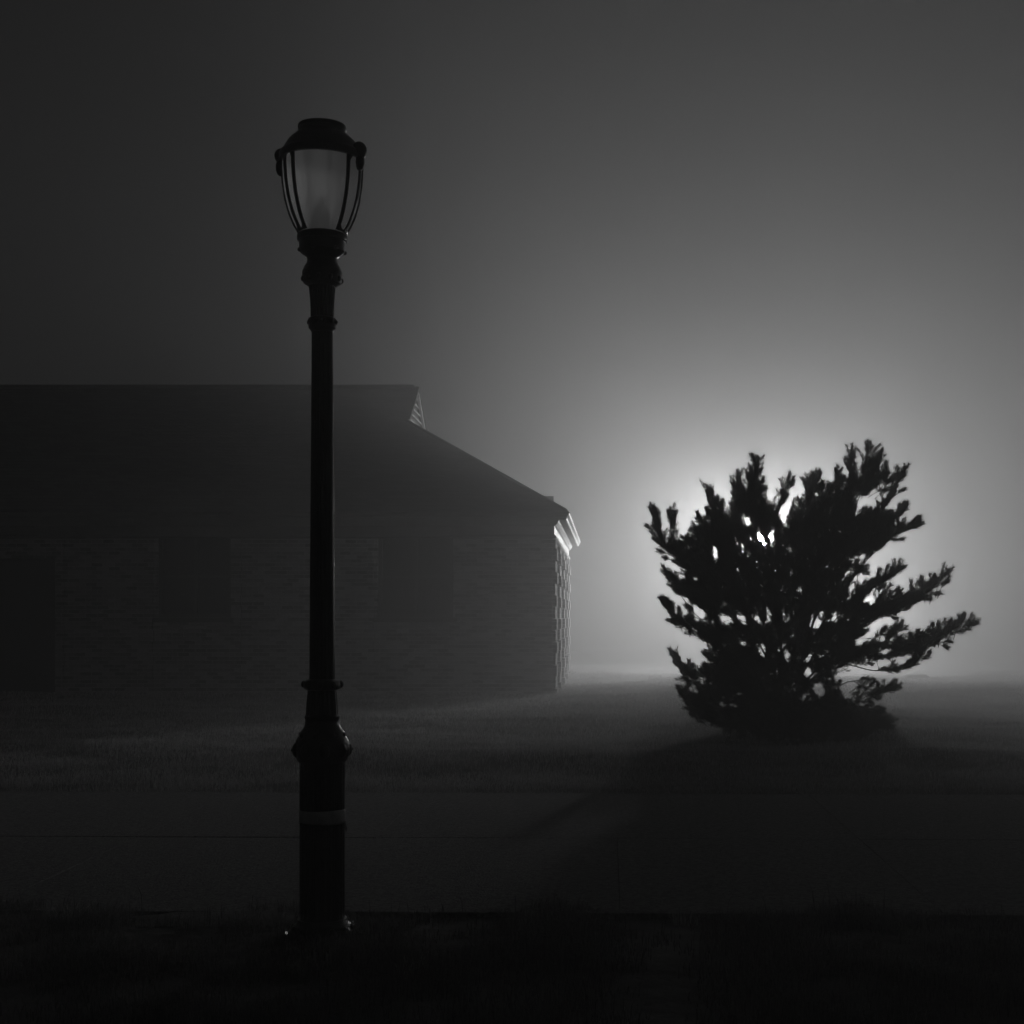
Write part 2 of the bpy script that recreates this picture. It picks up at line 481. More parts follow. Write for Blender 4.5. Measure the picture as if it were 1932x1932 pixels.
# shaft
mb = MB()
pl = []
for k in range(0, 41):
    t = k / 40
    y = 1284 + (624 - 1284) * t
    pl.append((y, 23.9 + (19.6 - 23.9) * t ** 1.15, .085))
mb.lathe(prof(pl), n=NF * 14, flute=NF)
mb.build('shaft', M['iron'], lamp, smooth=True)
mb = MB()
mb.lathe(prof([(627, 20, 0), (622, 23, 0), (620, 25.5, 0), (612, 26, 0), (609, 24, 0), (606, 26.5, 0), (602, 26, 0), (599, 22, 0)]), n=64)
for i in range(10):
    a = 2 * math.pi * i / 10
    mb.ball((25.5 / PX * math.cos(a), 25.5 / PX * math.sin(a), lz(608)), .009, .009, .012, 8, 6)
mb.build('ring', M['iron'], lamp, smooth=True)
mb = MB()
mb.lathe(prof([(600, 21.4, .08), (585, 21.8, .08), (565, 22.8, .08), (550, 24.2, .08), (543, 25, .04), (538, 26, 0)]), n=NF * 16, flute=NF)
mb.build('upper_shaft', M['iron'], lamp, smooth=True)
# neck mouldings
mb = MB()
mb.lathe(prof([(541, 26, 0), (538, 30, 0), (535, 35, 0), (530, 36.5, 0), (526, 35.5, 0), (520, 37.3, 0), (513, 37.3, 0), (509, 35, 0), (504, 33.5, 0), (500, 30.5, 0), (496, 28.5, 0), (490, 28, 0), (486, 29, 0), (482, 34, 0), (478, 40, 0), (475, 42.5, 0), (460, 42.8, 0), (456, 43.5, 0), (455, 46, 0), (452, 47, 0), (446, 47, 0), (443, 45, 0), (441, 40, 0)]), n=80)
for i in range(10):
    a = 2 * math.pi * (i + .5) / 10
    mb.ball((35.5 / PX * math.cos(a), 35.5 / PX * math.sin(a), lz(528)), .011, .011, .014, 8, 6)
for i in range(6):
    a = 2 * math.pi * (i + .3) / 6
    mb.ball((42 / PX * math.cos(a), 42 / PX * math.sin(a), lz(474)), .010, .010, .010, 8, 6)
mb.build('neck', M['iron'], lamp, smooth=True)
# tape
mb = MB()
n = 96; vs = []
for k, yy in enumerate((1551, 1547, 1530, 1526)):
    for i in range(n):
        a = 2 * math.pi * i / n
        r = (42.9 if k in (1, 2) else 42.4) / PX + 0.0012 * noise.noise(Vector((math.cos(a) * 3, math.sin(a) * 3, k)))
        vs.append((r * math.cos(a), r * math.sin(a), lz(yy) + 0.003 * math.sin(a * 2 + k) * (1 if k < 2 else .4)))
mb.add(vs, [(k * n + i, k * n + (i + 1) % n, (k + 1) * n + (i + 1) % n, (k + 1) * n + i) for k in range(3) for i in range(n)])
for k in range(5):   # loose torn end on the right
    a = R(8 + 3 * k)
tp = mb.build('tape_band', M['tape'], lamp, smooth=True)
md = tp.modifiers.new('Solidify', 'SOLIDIFY'); md.thickness = 0.0008
mb = MB()
mb.add([(42.9 / PX, -0.012, lz(1548)), (42.9 / PX + .006, 0.010, lz(1548)), (42.9 / PX + .011, -0.004, lz(1562)), (42.9 / PX + .004, 0.006, lz(1574)), (42.9 / PX + .003, -0.008, lz(1566))], [(0, 1, 2, 4), (2, 3, 4)])
mb.build('tape_end', M['tape'], tp)
# lantern
def cage_r(y):
    ys_ = [300, 323, 345, 378, 409, 425, 441]; rs_ = [77.5, 77.5, 76, 71, 62, 55, 46]
    return float(np.interp(y, ys_, rs_)) / PX
mb = MB()
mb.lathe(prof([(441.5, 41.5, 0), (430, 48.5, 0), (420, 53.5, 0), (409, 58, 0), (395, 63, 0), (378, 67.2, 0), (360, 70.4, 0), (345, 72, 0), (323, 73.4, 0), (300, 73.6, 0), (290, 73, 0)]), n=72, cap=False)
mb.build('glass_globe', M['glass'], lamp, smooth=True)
# inner lamp holder cone
mb = MB()
mb.lathe(prof([(441, 27, 0), (430, 24, 0), (415, 18, 0), (400, 12, 0), (388, 7, 0), (376, 4, 0), (368, 1.5, 0)]), n=32)
mb.build('lamp_holder', M['soffit'], lamp, smooth=True)
# ribs
for ang in (-87, -54, -34, 51, 80, 112, 140, 170, -158, -122):
    a = R(ang)
    dirv = Vector((math.sin(a), -math.cos(a), 0)); tan = Vector((math.cos(a), math.sin(a), 0))
    rowv = []
    yl = [298, 310, 323, 334, 345, 356, 367, 378, 389, 399, 409, 417, 425, 433, 441]
    for yy in yl:
        r = cage_r(yy); hw = 3.6 / PX; dp_ = 4.5 / PX
        cpt = dirv * r + Vector((0, 0, lz(yy)))
        rowv += [cpt + tan * hw * .55, cpt + tan * hw - dirv * dp_ * .4, cpt + tan * hw - dirv * dp_, cpt - tan * hw - dirv * dp_, cpt - tan * hw - dirv * dp_ * .4, cpt - tan * hw * .55]
    fs = []
    for k in range(len(yl) - 1):
        for i in range(6):
            j = (i + 1) % 6
            fs.append((k * 6 + i, (k + 1) * 6 + i, (k + 1) * 6 + j, k * 6 + j))
    mb = MB(); mb.add(rowv, fs)
    mb.build('rib', M['iron'], lamp, smooth=True)
# webs closing the narrow windows at top and bottom
def web(a0, a1, y0, y1, arch):
    mb = MB(); nn = 14; vs = []
    for i in range(nn + 1):
        t = i / nn; a = R(a0 + (a1 - a0) * t)
        ym = y1 + (y0 - y1) * (1 - abs(2 * t - 1) ** 2.2) * 0.8 if arch else y1
        for yy in (y0, ym):
            for off in (0.0, 3.5 / PX):
                r = cage_r(yy) - off
                vs.append((r * math.sin(a), -r * math.cos(a), lz(yy)))
    fs = []
    for i in range(nn):
        b = i * 4; c_ = b + 4
        fs += [(b, c_, c_ + 2, b + 2), (b + 1, b + 3, c_ + 3, c_ + 1), (b + 2, c_ + 2, c_ + 3, b + 3)]
    mb.add(vs, fs); mb.build('web', M['iron'], lamp)
for a0, a1 in ((-87, -54), (-54, -34), (51, 80), (80, 112), (-122, -87)):
    web(a0, a1, 298, 322, True)
    web(a0, a1, 441, 428, True)
mb = MB()
mb.lathe(prof([(306, 74.5, 0), (306, 79, 0), (302, 80, 0), (295, 80, 0), (291, 78, 0), (288, 74, 0), (283, 71.5, 0), (276, 67.5, 0), (270, 64, 0), (264, 58.5, 0), (258, 51.5, 0), (254, 46.5, 0), (252, 44.2, 0), (248, 43.6, 0), (246, 43.8, 0), (245, 45, 0), (240, 45.4, 0), (238, 44.6, 0), (236.5, 41, 0), (236, 10, 0)]), n=96, cap=True)
cap = mb.build('cap', M['iron'], lamp, smooth=True)
for ang, big in ((-86, 0), (74, 1), (170, 0)):
    a = R(ang)
    mb = MB()
    r0 = 76 / PX
    cpt = Vector((r0 * math.sin(a), -r0 * math.cos(a), 0))
    yy = 291 if big else 296
    mb.ball((cpt.x, cpt.y, lz(yy)), .031 + .004 * big, .031 + .004 * big, .033 + .006 * big, 16, 12)
    mb.ball((cpt.x * 1.02, cpt.y * 1.02, lz(yy + 22)), .022, .022, .038, 14, 10)
    mb.build('hinge_lug', M['iron'], cap, smooth=True)

# ---------------------------------------------------------------- lit lamps behind the pine
def lit_lamp(x, y, z, label, power, rad):
    gz = ground_z(x, y)
    t = empty('lit_street_lamp', (x, y, gz), label, 'street lamp', 'lit street lamps behind the pine')
    h = z - gz
    mb = MB()
    mb.lathe([(.15, -.05), (.15, .1), (.12, .14), (.1, .7), (.075, .76), (.055, .85), (.045, h - .5), (.06, h - .46), (.05, h - .4), (.09, h - rad - .12), (.10, h - rad - .02), (.05, h - rad)], n=24)
    mb.build('post', M['iron'], t, smooth=True)
    mb = MB()
    mb.ball((0, 0, h), rad, rad, rad * 1.15, 8, 6)
    area = 4 * math.pi * rad * rad
    cp = MB(); cp.lathe([(rad + .05, h + rad * .95), (rad + .06, h + rad * 1.0), (rad + .04, h + rad * 1.25), (rad * .5, h + rad * 1.7), (.02, h + rad * 1.9)], n=24)
    cp.build('cap', M['iron'], t, smooth=True)
    mb.build('globe', glow_mat('lit_globe_%d' % int(power), power / (math.pi * area)), t, smooth=True)
LIT_POWER = 5300.0
p1 = W(1442, 1016, 38.0)
lit_lamp(p1.x, p1.y, p1.z, 'lit globe street lamp hidden behind the left half of the pine crown', LIT_POWER, 0.16)
p2 = W(1615, 1142, 40.0)
lit_lamp(p2.x, p2.y, p2.z, 'lit globe street lamp far behind the right edge of the pine crown', LIT_POWER * 0.2, 0.18)

# assumed third lamp, out of frame right, added to light the near post's flutes
lit_lamp(15.5, 26.5, 3.0, 'assumed lit globe street lamp, added out of frame well to the right of the pine on the lawn', 420.0, 0.16)

# ---------------------------------------------------------------- building
FW, BWALL, EX = 26.07, 35.35, -1.04
WZ = 3.0
house = empty('brick_house', (EX, FW, 0), 'long single storey brick building with a hipped roof and white eaves left of the pine', 'building')
def hb(mb, name, m, parent=None, smooth=False):
    mb.v = [(v[0] - EX, v[1] - FW, v[2]) for v in mb.v]
    if parent is not None and parent is not house:
        pass
    return mb.build(name, m, parent or house, smooth)
XL = -30.0
wins = [(-4.23, -2.85, 1.42, 2.92), (-8.25, -6.9, 1.42, 2.92), (-11.3, -10.1, 0.05, 2.5)]
# front wall with openings
mb = MB()
xs = sorted({XL, EX} | {w[0] for w in wins} | {w[1] for w in wins})
for a, b in zip(xs[:-1], xs[1:]):
    w = [w for w in wins if w[0] == a]
    if w:
        w = w[0]
        mb.box(a, b, FW, FW + .3, -0.3, w[2]); mb.box(a, b, FW, FW + .3, w[3], WZ)
    else:
        mb.box(a, b, FW, FW + .3, -0.3, WZ)
hb(mb, 'wall', M['brick_front'])
mb = MB()
mb.box(EX - .3, EX, FW + .302, BWALL, -0.3, WZ); mb.box(XL, EX - .302, BWALL - .3, BWALL, -0.3, WZ)
hb(mb, 'wall', M['brick_side'])
for w in wins[:2]:
    mb = MB(); t = .07
    a, b, c0, c1 = w
    yy0, yy1 = FW + .12, FW + .2
    mb.box(a, a + t, yy0, yy1, c0, c1); mb.box(b - t, b, yy0, yy1, c0, c1)
    mb.box(a + t, b - t, yy0, yy1, c0, c0 + t); mb.box(a + t, b - t, yy0, yy1, c1 - t, c1)
    mb.box((a + b) / 2 - .025, (a + b) / 2 + .025, yy0 + .01, yy1 - .01, c0 + t, c1 - t)
    mb.box(a + t, (a + b) / 2 - .025, yy0 + .012, yy1 - .012, (c0 + c1) / 2 - .02, (c0 + c1) / 2 + .02)
    mb.box((a + b) / 2 + .025, b - t, yy0 + .012, yy1 - .012, (c0 + c1) / 2 - .02, (c0 + c1) / 2 + .02)
    wf = hb(mb, 'window', M['frame'])
    mb = MB(); mb.box(a + t, b - t, yy0 + .035, yy0 + .042, c0 + t, c1 - t)
    hb(mb, 'pane', M['pane'], wf)
    mb = MB(); mb.box(a - .06, b + .06, FW - .05, FW + .118, c0 - .09, c0 - .002)
    hb(mb, 'sill', M['frame'], wf)
a, b, c0, c1 = wins[2]
mb = MB()
mb.box(a, a + .08, FW + .12, FW + .22, c0, c1); mb.box(b - .08, b, FW + .12, FW + .22, c0, c1); mb.box(a + .08, b - .08, FW + .12, FW + .22, c1 - .08, c1)
mb.box(a + .08, b - .08, FW + .15, FW + .19, c0, c1 - .08)
dr = hb(mb, 'door', M['frame'])
mb = MB(); mb.ball((b - .16, FW + .125, 1.05), .03, .03, .03, 10, 8); hb(mb, 'handle', M['iron'], dr)
# brick jambs standing a little proud of the front wall, as in the photo
for xj in (-4.36, -8.38, -6.78, -10.0, -12.4):
    mb = MB()
    z = -0.3; k = 0
    while z < 2.84:
        h = min(.213, 2.855 - z)
        w_ = .06 if k % 2 else .085
        mb.box(xj - w_, xj + w_, FW - .045, FW - .001, z, z + h - .006); z += h; k += 1
    hb(mb, 'pilaster', M['brick_front'])
# toothed brick pilasters on the side wall
yy = [(FW + .02, .62), (FW + 2.4, .55), (FW + 4.9, .55), (FW + 7.2, .55), (BWALL - .6, .6)]
for (y0, w_) in yy:
    mb = MB(); z = -0.3; k = 0
    while z < 2.84:
        h = min(.213, 2.855 - z)
        e = 0.0 if k % 2 else .1
        mb.box(EX + .001, EX + .045 + (.03 if k % 2 else 0) + random.uniform(0, .012), y0 + (0 if y0 < FW + 1 else e), y0 + w_ + .1 - e, z, z + h - .012)
        z += h; k += 1
    hb(mb, 'pilaster', M['brick_side'])

# eaves: moulded profile swept round the corner.  profile in (outward, z) from the wall face
EZ, OV = 3.317, 0.315
def sweep(profile, name, m, front=None):
    """profile pts (o, z) swept along front (x from XL to corner) then side (y) with a mitre."""
    mb = MB()
    path = lambda o, k: [(XL, FW - o), (EX + o, FW - o), (EX + o, BWALL + o), (XL, BWALL + o)][k]
    vs = []
    for k in range(4):
        for (o, z) in profile:
            x, y = path(o, k); vs.append((x, y, z))
    n = len(profile)
    fs = []
    for k in range(3):
        for i in range(n):
            j = (i + 1) % n
            fs.append((k * n + i, (k + 1) * n + i, (k + 1) * n + j, k * n + j))
    fs += [tuple(range(n)), tuple(3 * n + i for i in range(n))[::-1]]
    mb.add(vs, fs)
    o = hb(mb, name, m)
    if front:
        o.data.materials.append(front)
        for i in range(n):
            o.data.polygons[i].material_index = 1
    return o
# frieze board and bed moulding on the wall, soffit, gutter
sweep([(.002, 2.86), (.055, 2.86), (.075, 2.885), (.06, 2.92), (.035, 2.925), (.035, 3.085), (.07, 3.10), (.11, 3.16), (.12, 3.198), (.002, 3.198)], 'frieze', M['white'], M['trim_shade'])
sweep([(.002, 3.20), (.235, 3.20), (.235, 3.222), (.002, 3.222)], 'soffit', M['soffit'])
sweep([(.237, 3.185), (.262, 3.185), (.272, 3.225), (.262, 3.232), (.285, 3.25), (.312, 3.27), (.318, 3.312), (.237, 3.312)], 'gutter', M['white'], M['trim_shade'])
# roof
PIT = 0.612
YR = (FW - OV + BWALL + OV) / 2
RZ = EZ + (YR - (FW - OV)) * PIT
XR = -4.23                       # gablet face
GB = RZ - 1.48 * PIT
hx = EX + OV
y0, y1 = FW - OV - .01, BWALL + OV + .01
gbx = hx - (GB - EZ) / PIT
mb = MB()
hw = 1.48
A = [(XL, y0, EZ), (hx + .01, y0, EZ), (gbx, YR - hw, GB), (gbx, YR, RZ), (XL, YR, RZ), (hx + .01, y1, EZ), (gbx, YR + hw, GB), (XL, y1, EZ)]
mb.add(A, [(0, 1, 2, 3, 4), (1, 5, 6, 2), (5, 7, 4, 3, 6)])
# underside closing
th = .05
mb.add([(p[0], p[1], p[2] - .001) for p in (A[0], A[1], A[5], A[7])], [(3, 2, 1, 0)])
roof = hb(mb, 'roof', M['shingle'])
# roof overhang over gablet, with barge boards
mb = MB()
xo = gbx + .12
for s in (-1, 1):
    mb.add([(gbx - .3, YR, RZ + .03), (xo, YR, RZ + .03), (xo, YR + s * (hw + .02), GB + .02), (gbx - .3, YR + s * (hw + .02), GB + .02)], [(0, 1, 2, 3)] if s < 0 else [(3, 2, 1, 0)])
    mb.add([(xo, YR, RZ + .03), (xo, YR, RZ - .05), (xo, YR + s * (hw - .05), GB - .03), (xo, YR + s * (hw + .02), GB + .02)], [(0, 1, 2, 3)])
hb(mb, 'gable_overhang', M['shingle'], roof)
# ridge cap + hip cap
mb = MB()
mb.tube([Vector((XL, YR, RZ + .02)), Vector((gbx, YR, RZ + .02))], [.05, .05], 8)
hb(mb, 'ridge_cap', M['shingle'], roof)
for s, yc in ((-1, y0), (1, y1)):
    mb = MB()
    a_ = Vector((gbx + .05, YR + s * hw, GB)); b_ = Vector((hx - .05, yc - s * .05, EZ + .03))
    mb.tube([a_.lerp(b_, t) for t in (0, .25, .5, .75, 1)], [.03] * 5, 8)
    hb(mb, 'hip_cap', M['shingle'], roof)
# gablet face: louvres and rakes
mb = MB()
mb.add([(gbx + .004, YR - hw + .03, GB + .005), (gbx + .004, YR + hw - .03, GB + .005), (gbx + .004, YR, RZ - .01)], [(0, 1, 2)])
gf = hb(mb, 'gable_vent', M['slab'], roof)
mb = MB()
nl = 5
for k in range(nl):
    z = GB + .1 + k * (RZ - GB - .2) / nl
    hw_ = (RZ - z) / PIT - .22
    if hw_ > .06:
        mb.obox((gbx + .055, YR, z), (.006, 0, 0), (0, hw_, 0), (0, 0, .013))
hb(mb, 'louvre', M['louvre'], gf)
for s in (-1, 1):
    mb = MB()
    a_ = Vector((gbx + .07, YR, RZ - .05)); b_ = Vector((gbx + .07, YR + s * (hw - .08), GB + .0))
    d = (b_ - a_); n_ = Vector((1, 0, 0)).cross(d.normalized())
    mb.obox((a_ + b_) / 2, (.03, 0, 0), d / 2, n_ * .05)
    hb(mb, 'barge_board', M['white'], gf)
# small east dormer
dz, dw, dx = 4.03, 0.62, -1.2
mb = MB()
zb = dz - dw * .62
xin = hx - (dz - EZ) / PIT - .1
xin2 = hx - (zb - EZ) / PIT - .1
for s in (-1, 1):
    q = [(xin, YR, dz), (dx, YR, dz), (dx, YR + s * dw, zb), (xin2, YR + s * dw, zb)]
    mb.add(q + [(p[0], p[1], p[2] - .04) for p in q], [(0, 1, 2, 3), (7, 6, 5, 4), (1, 5, 6, 2), (2, 6, 7, 3)])
do = hb(mb, 'dormer', M['shingle'], roof)
mb = MB()
for s in (-1, 1):
    a_ = Vector((dx - .03, YR, dz - .08)); b_ = Vector((dx - .03, YR + s * (dw - .02), zb - .07))
    d = b_ - a_; n_ = Vector((1, 0, 0)).cross(d.normalized())
    mb.obox((a_ + b_) / 2, (.02, 0, 0), d / 2, n_ * .035)
hb(mb, 'barge_board', M['white'], do)
mb = MB()
zf = EZ + (hx - (dx - .1)) * PIT - .05
mb.add([(dx - .1, YR - dw + .05, zf), (dx - .1, YR + dw - .05, zf), (dx - .1, YR + dw - .05, zb - .04), (dx - .1, YR, dz - .05), (dx - .1, YR - dw + .05, zb - .04)], [(0, 1, 2, 3, 4)])
hb(mb, 'dormer_face', M['frame'], do)

# slab on the far lawn
p = W(1729, 1277, gY(1277)); gz = ground_z(p.x, p.y)
mb = MB(); mb.box(-.26, .26, -.2, .2, -.05, .06); mb.box(-.22, .22, -.16, .16, .06, .08)
sb = mb.build('utility_cover', M['slab']); sb.location = (p.x, p.y, gz)
sb['label'] = 'small low dark rectangular cover on the lawn right of the pine'; sb['category'] = 'utility cover'

# faint far building whose roof line just shows in the fog between the brick house and the pine
fh = empty('far_building', (1.0, 60.0, 0), 'faint low building in the fog between the brick house corner and the pine', 'building')
mb = MB(); mb.box(-9, 5.2, 0, 9, -.5, 3.1); mb.build('wall', M['brick_front'], fh)
mb = MB()
mb.add([(-9.5, -.5, 3.1), (5.7, -.5, 3.1), (5.7, 9.5, 3.1), (-9.5, 9.5, 3.1), (-6.5, 4.5, 5.0), (2.7, 4.5, 5.0)], [(0, 1, 5, 4), (1, 2, 5), (2, 3, 4, 5), (3, 0, 4), (3, 2, 1, 0)])
mb.build('roof', M['shingle'], fh)

# ---------------------------------------------------------------- pine tree
TY = 17.3
def T(cx_, cy_, dy=0.0):
    """point from the traced pine drawing (1932 px crop of the photograph) to the world, standing at TY"""
    x = (1550 + cx_ * 0.44) / 1.294; y = (1050 + cy_ * 0.44) / 1.294
    v = W(x, y, TY)
    return Vector((v.x, TY + dy, v.z))
tb = T(900, 1690)
gz = ground_z(tb.x, TY)
pine = empty('pine_tree', (tb.x, TY, gz), 'dark bushy pine silhouetted against the glow, brush-like shoots and long right branches', 'tree')
O = Vector(pine.location)
limbs = [  # (polyline in crop coords, depth at tip, thickness)
    ([(880, 1700), (850, 1450), (800, 1150), (740, 850), (700, 600), (672, 380), (668, 190)], -.05, .07),
    ([(880, 1600), (930, 1300), (990, 950), (1060, 700), (1160, 480), (1290, 300), (1362, 160)], .15, .06),
    ([(960, 1150), (1080, 850), (1220, 640), (1380, 420), (1450, 270)], -.3, .035),
    ([(950, 1250), (1120, 950), (1300, 700), (1400, 560), (1505, 440)], .3, .035),
    ([(960, 1200), (1150, 900), (1350, 640), (1520, 545)], -.25, .035),
    ([(900, 1400), (1050, 1180), (1250, 1050), (1450, 980), (1620, 900), (1735, 810)], .2, .04),
    ([(920, 1300), (1080, 1080), (1230, 930), (1330, 860), (1405, 800)], -.4, .03),
    ([(880, 1500), (1000, 1340), (1200, 1240), (1450, 1190), (1650, 1160), (1760, 1110), (1855, 1085)], .1, .04),
    ([(900, 1450), (1100, 1300), (1300, 1330), (1450, 1320), (1540, 1260)], -.5, .03),
    ([(900, 1600), (1050, 1470), (1200, 1390), (1280, 1470), (1400, 1440)], -.2, .025),
    ([(900, 1620), (1050, 1560), (1250, 1600), (1390, 1640)], .2, .025),
    ([(860, 1500), (700, 1200), (560, 900), (480, 650), (450, 500), (425, 350)], .2, .035),
    ([(850, 1350), (650, 1050), (450, 850), (280, 740), (150, 620), (110, 470)], -.1, .035),
    ([(300, 745), (230, 650), (205, 500)], .0, .012),
    ([(850, 1300), (600, 1000), (400, 900), (280, 880), (200, 815)], .3, .03),
    ([(860, 1450), (650, 1230), (420, 1150), (260, 1080), (175, 985)], -.3, .03),
    ([(860, 1520), (650, 1420), (450, 1400), (300, 1360), (225, 1260)], .1, .03),
    ([(870, 1620), (650, 1540), (480, 1560), (350, 1550), (275, 1475)], -.2, .028),
    ([(740, 850), (640, 600), (600, 430), (585, 270)], .25, .02),
    ([(760, 800), (770, 600), (800, 430), (840, 330)], -.2, .02),
    ([(990, 950), (960, 700), (980, 500), (1030, 270)], .3, .025),
    ([(950, 900), (930, 600), (960, 400), (955, 330)], -.2, .02),
    ([(1060, 700), (1110, 450), (1135, 250)], .2, .02),
    ([(1100, 650), (1180, 400), (1195, 170)], -.1, .02),
    ([(1200, 500), (1270, 300), (1303, 120)], .1, .02),
    ([(560, 900), (430, 700), (390, 560), (350, 570)], -.2, .02),
    ([(700, 1100), (560, 1050), (430, 1080), (330, 1010)], .3, .015),
    ([(1000, 1340), (1150, 1180), (1300, 1150), (1415, 1115)], -.3, .012),
    ([(950, 1250), (1000, 1050), (1150, 800), (1280, 780)], .4, .02),
]
def bez(pts, t):
    f = t * (len(pts) - 1); i = min(int(f), len(pts) - 2); u = f - i
    p0 = pts[max(i - 1, 0)]; p1_ = pts[i]; p2_ = pts[i + 1]; p3 = pts[min(i + 2, len(pts) - 1)]
    return 0.5 * ((2 * p1_) + (p2_ - p0) * u + (2 * p0 - 5 * p1_ + 4 * p2_ - p3) * u * u + (3 * p1_ - p0 - 3 * p2_ + p3) * u ** 3)
trunk = MB()
curves = []
for pts, dt, th in limbs:
    n = len(pts)
    P3 = [T(a, b, dt * (k / (n - 1))) for k, (a, b) in enumerate(pts)]
    samp = [bez(P3, t / 20) for t in range(21)]
    curves.append((samp, dt))
    trunk.tube([s - O for s in samp], [max(.003, .4 * th * (1 - .9 * (k / 20))) for k in range(21)], 7)
trunk.tube([Vector((0, 0, -.15)), Vector((0, 0, .3)), T(850, 1500) - O], [.13, .1, .08], 10)

poly = [(410, 570), (425, 455), (470, 430), (530, 420), (580, 330), (640, 260), (690, 260), (710, 380), (770, 440), (850, 480), (900, 430), (960, 400), (1050, 340), (1180, 310), (1280, 240), (1380, 220), (1400, 280), (1330, 350), (1230, 400), (1200, 450), (1240, 480), (1330, 480), (1420, 500), (1480, 560), (1400, 630), (1280, 700), (1190, 730), (1150, 800), (1190, 860), (1240, 890), (1350, 860), (1430, 930), (1560, 900), (1640, 880), (1600, 950), (1480, 1010), (1330, 1060), (1240, 1110), (1290, 1180), (1400, 1180), (1560, 1150), (1700, 1110), (1740, 1150), (1600, 1220), (1450, 1270), (1300, 1290), (1130, 1310), (1100, 1380), (1150, 1480), (1250, 1520), (1350, 1590), (1390, 1650), (1200, 1730), (1000, 1760), (800, 1750), (650, 1690), (400, 1620), (330, 1520), (400, 1440), (300, 1400), (290, 1320), (420, 1350), (440, 1250), (420, 1180), (300, 1120), (260, 1060), (400, 1090), (380, 990), (280, 940), (230, 880), (330, 870), (250, 740), (190, 690), (160, 620), (200, 640), (260, 650), (330, 600)]
gaps = [(625, 520, 26, 16), (690, 590, 13, 15), (715, 632, 9, 18), (762, 615, 15, 12), (597, 668, 9, 12), (635, 700, 18, 10), (450, 690, 14, 50), (340, 830, 14, 12), (820, 580, 6, 8), (360, 1030, 42, 26), (510, 1060, 36, 22), (600, 1050, 22, 16), (680, 1050, 18, 14), (740, 1040, 12, 14), (850, 1040, 10, 10), (1000, 1075, 38, 18), (1035, 1025, 14, 8), (1100, 1050, 26, 10), (1195, 890, 12, 12), (1180, 940, 8, 8), (1310, 940, 26, 34), (1330, 880, 8, 8), (710, 1225, 18, 34), (615, 1195, 12, 8), (845, 1255, 10, 26), (960, 1270, 18, 14), (960, 1350, 22, 30), (1020, 1440, 26, 36), (1180, 1365, 60, 28), (1180, 1450, 40, 30), (1300, 1140, 22, 20), (1240, 1180, 24, 20), (1390, 1230, 26, 18), (1480, 1285, 22, 16), (380, 1385, 24, 14), (560, 1530, 24, 10), (490, 1530, 20, 10), (825, 470, 30, 30), (1210, 402, 12, 12), (520, 400, 10, 26), (935, 1480, 10, 26)]
def inside(x, y):
    c_ = False; j = len(poly) - 1
    for i in range(len(poly)):
        xi, yi = poly[i]; xj, yj = poly[j]
        if (yi > y) != (yj > y) and x < (xj - xi) * (y - yi) / (yj - yi) + xi:
            c_ = not c_
        j = i
    return c_
def toC(p):
    x = CX + p.x * F / p.y; y = CY - (p.z - EYE) * F / p.y
    return (x * 1.294 - 1550) / .44, (y * 1.294 - 1050) / .44
def in_gap(p, pad=3):
    x, y = toC(p)
    for (gx, gy, rx, ry) in gaps:
        if ((x - gx) / (rx + pad)) ** 2 + ((y - gy) / (ry + pad)) ** 2 < 1:
            return True
    return False

shoots = []   # (base, direction, length, needle length, n)
UP = Vector((0, 0, 1))
def add_shoot(b, d, L, nl=.085, n=80, guard=True):
    d = d.normalized()
    if guard:
        for t in (0, .5, 1.0):
            if in_gap(b + d * L * t):
                return False
    shoots.append((b, d, L, nl, n))
    return True
# shoots along the limbs
for (samp, dt) in curves:
    Lc = sum((samp[i + 1] - samp[i]).length for i in range(20))
    ns = int(Lc / .035)
    for k in range(ns):
        t = random.uniform(.35, 1.0)
        i = min(int(t * 20), 19); u = t * 20 - i
        p = samp[i].lerp(samp[i + 1], u); tan = (samp[i + 1] - samp[i]).normalized()
        rnd = Vector((random.gauss(0, .45), random.gauss(0, .7), random.gauss(0, .3)))
        d = tan * .9 + UP * .55 + rnd
        q = d.normalized() * random.uniform(.08, .2)
        cxy = toC(p + q * 1.3)
        if t < .55 and not inside(*cxy): continue
        add_shoot(p, d, random.uniform(.1, .2), .075, 75)
    for k in range(5):
        i = random.randint(9, 17)
        a0_ = samp[i]; tn = (samp[i + 1] - samp[i]).normalized()
        dd = (tn + UP * random.uniform(-.2, .8) + Vector((random.gauss(0, .5), random.gauss(0, .7), 0))).normalized()
        e0_ = a0_ + dd * random.uniform(.12, .24)
        if in_gap(e0_): continue
        trunk.tube([a0_ - O, (a0_ + e0_) / 2 + Vector((0, 0, -.01)) - O, e0_ - O], [.006, .004, .002], 5)
        add_shoot(a0_.lerp(e0_, .5), dd, .1, .075, 120)
    # end brush
    tan = (samp[20] - samp[18]).normalized()
    add_shoot(samp[19], tan, .14, .095, 130, False)
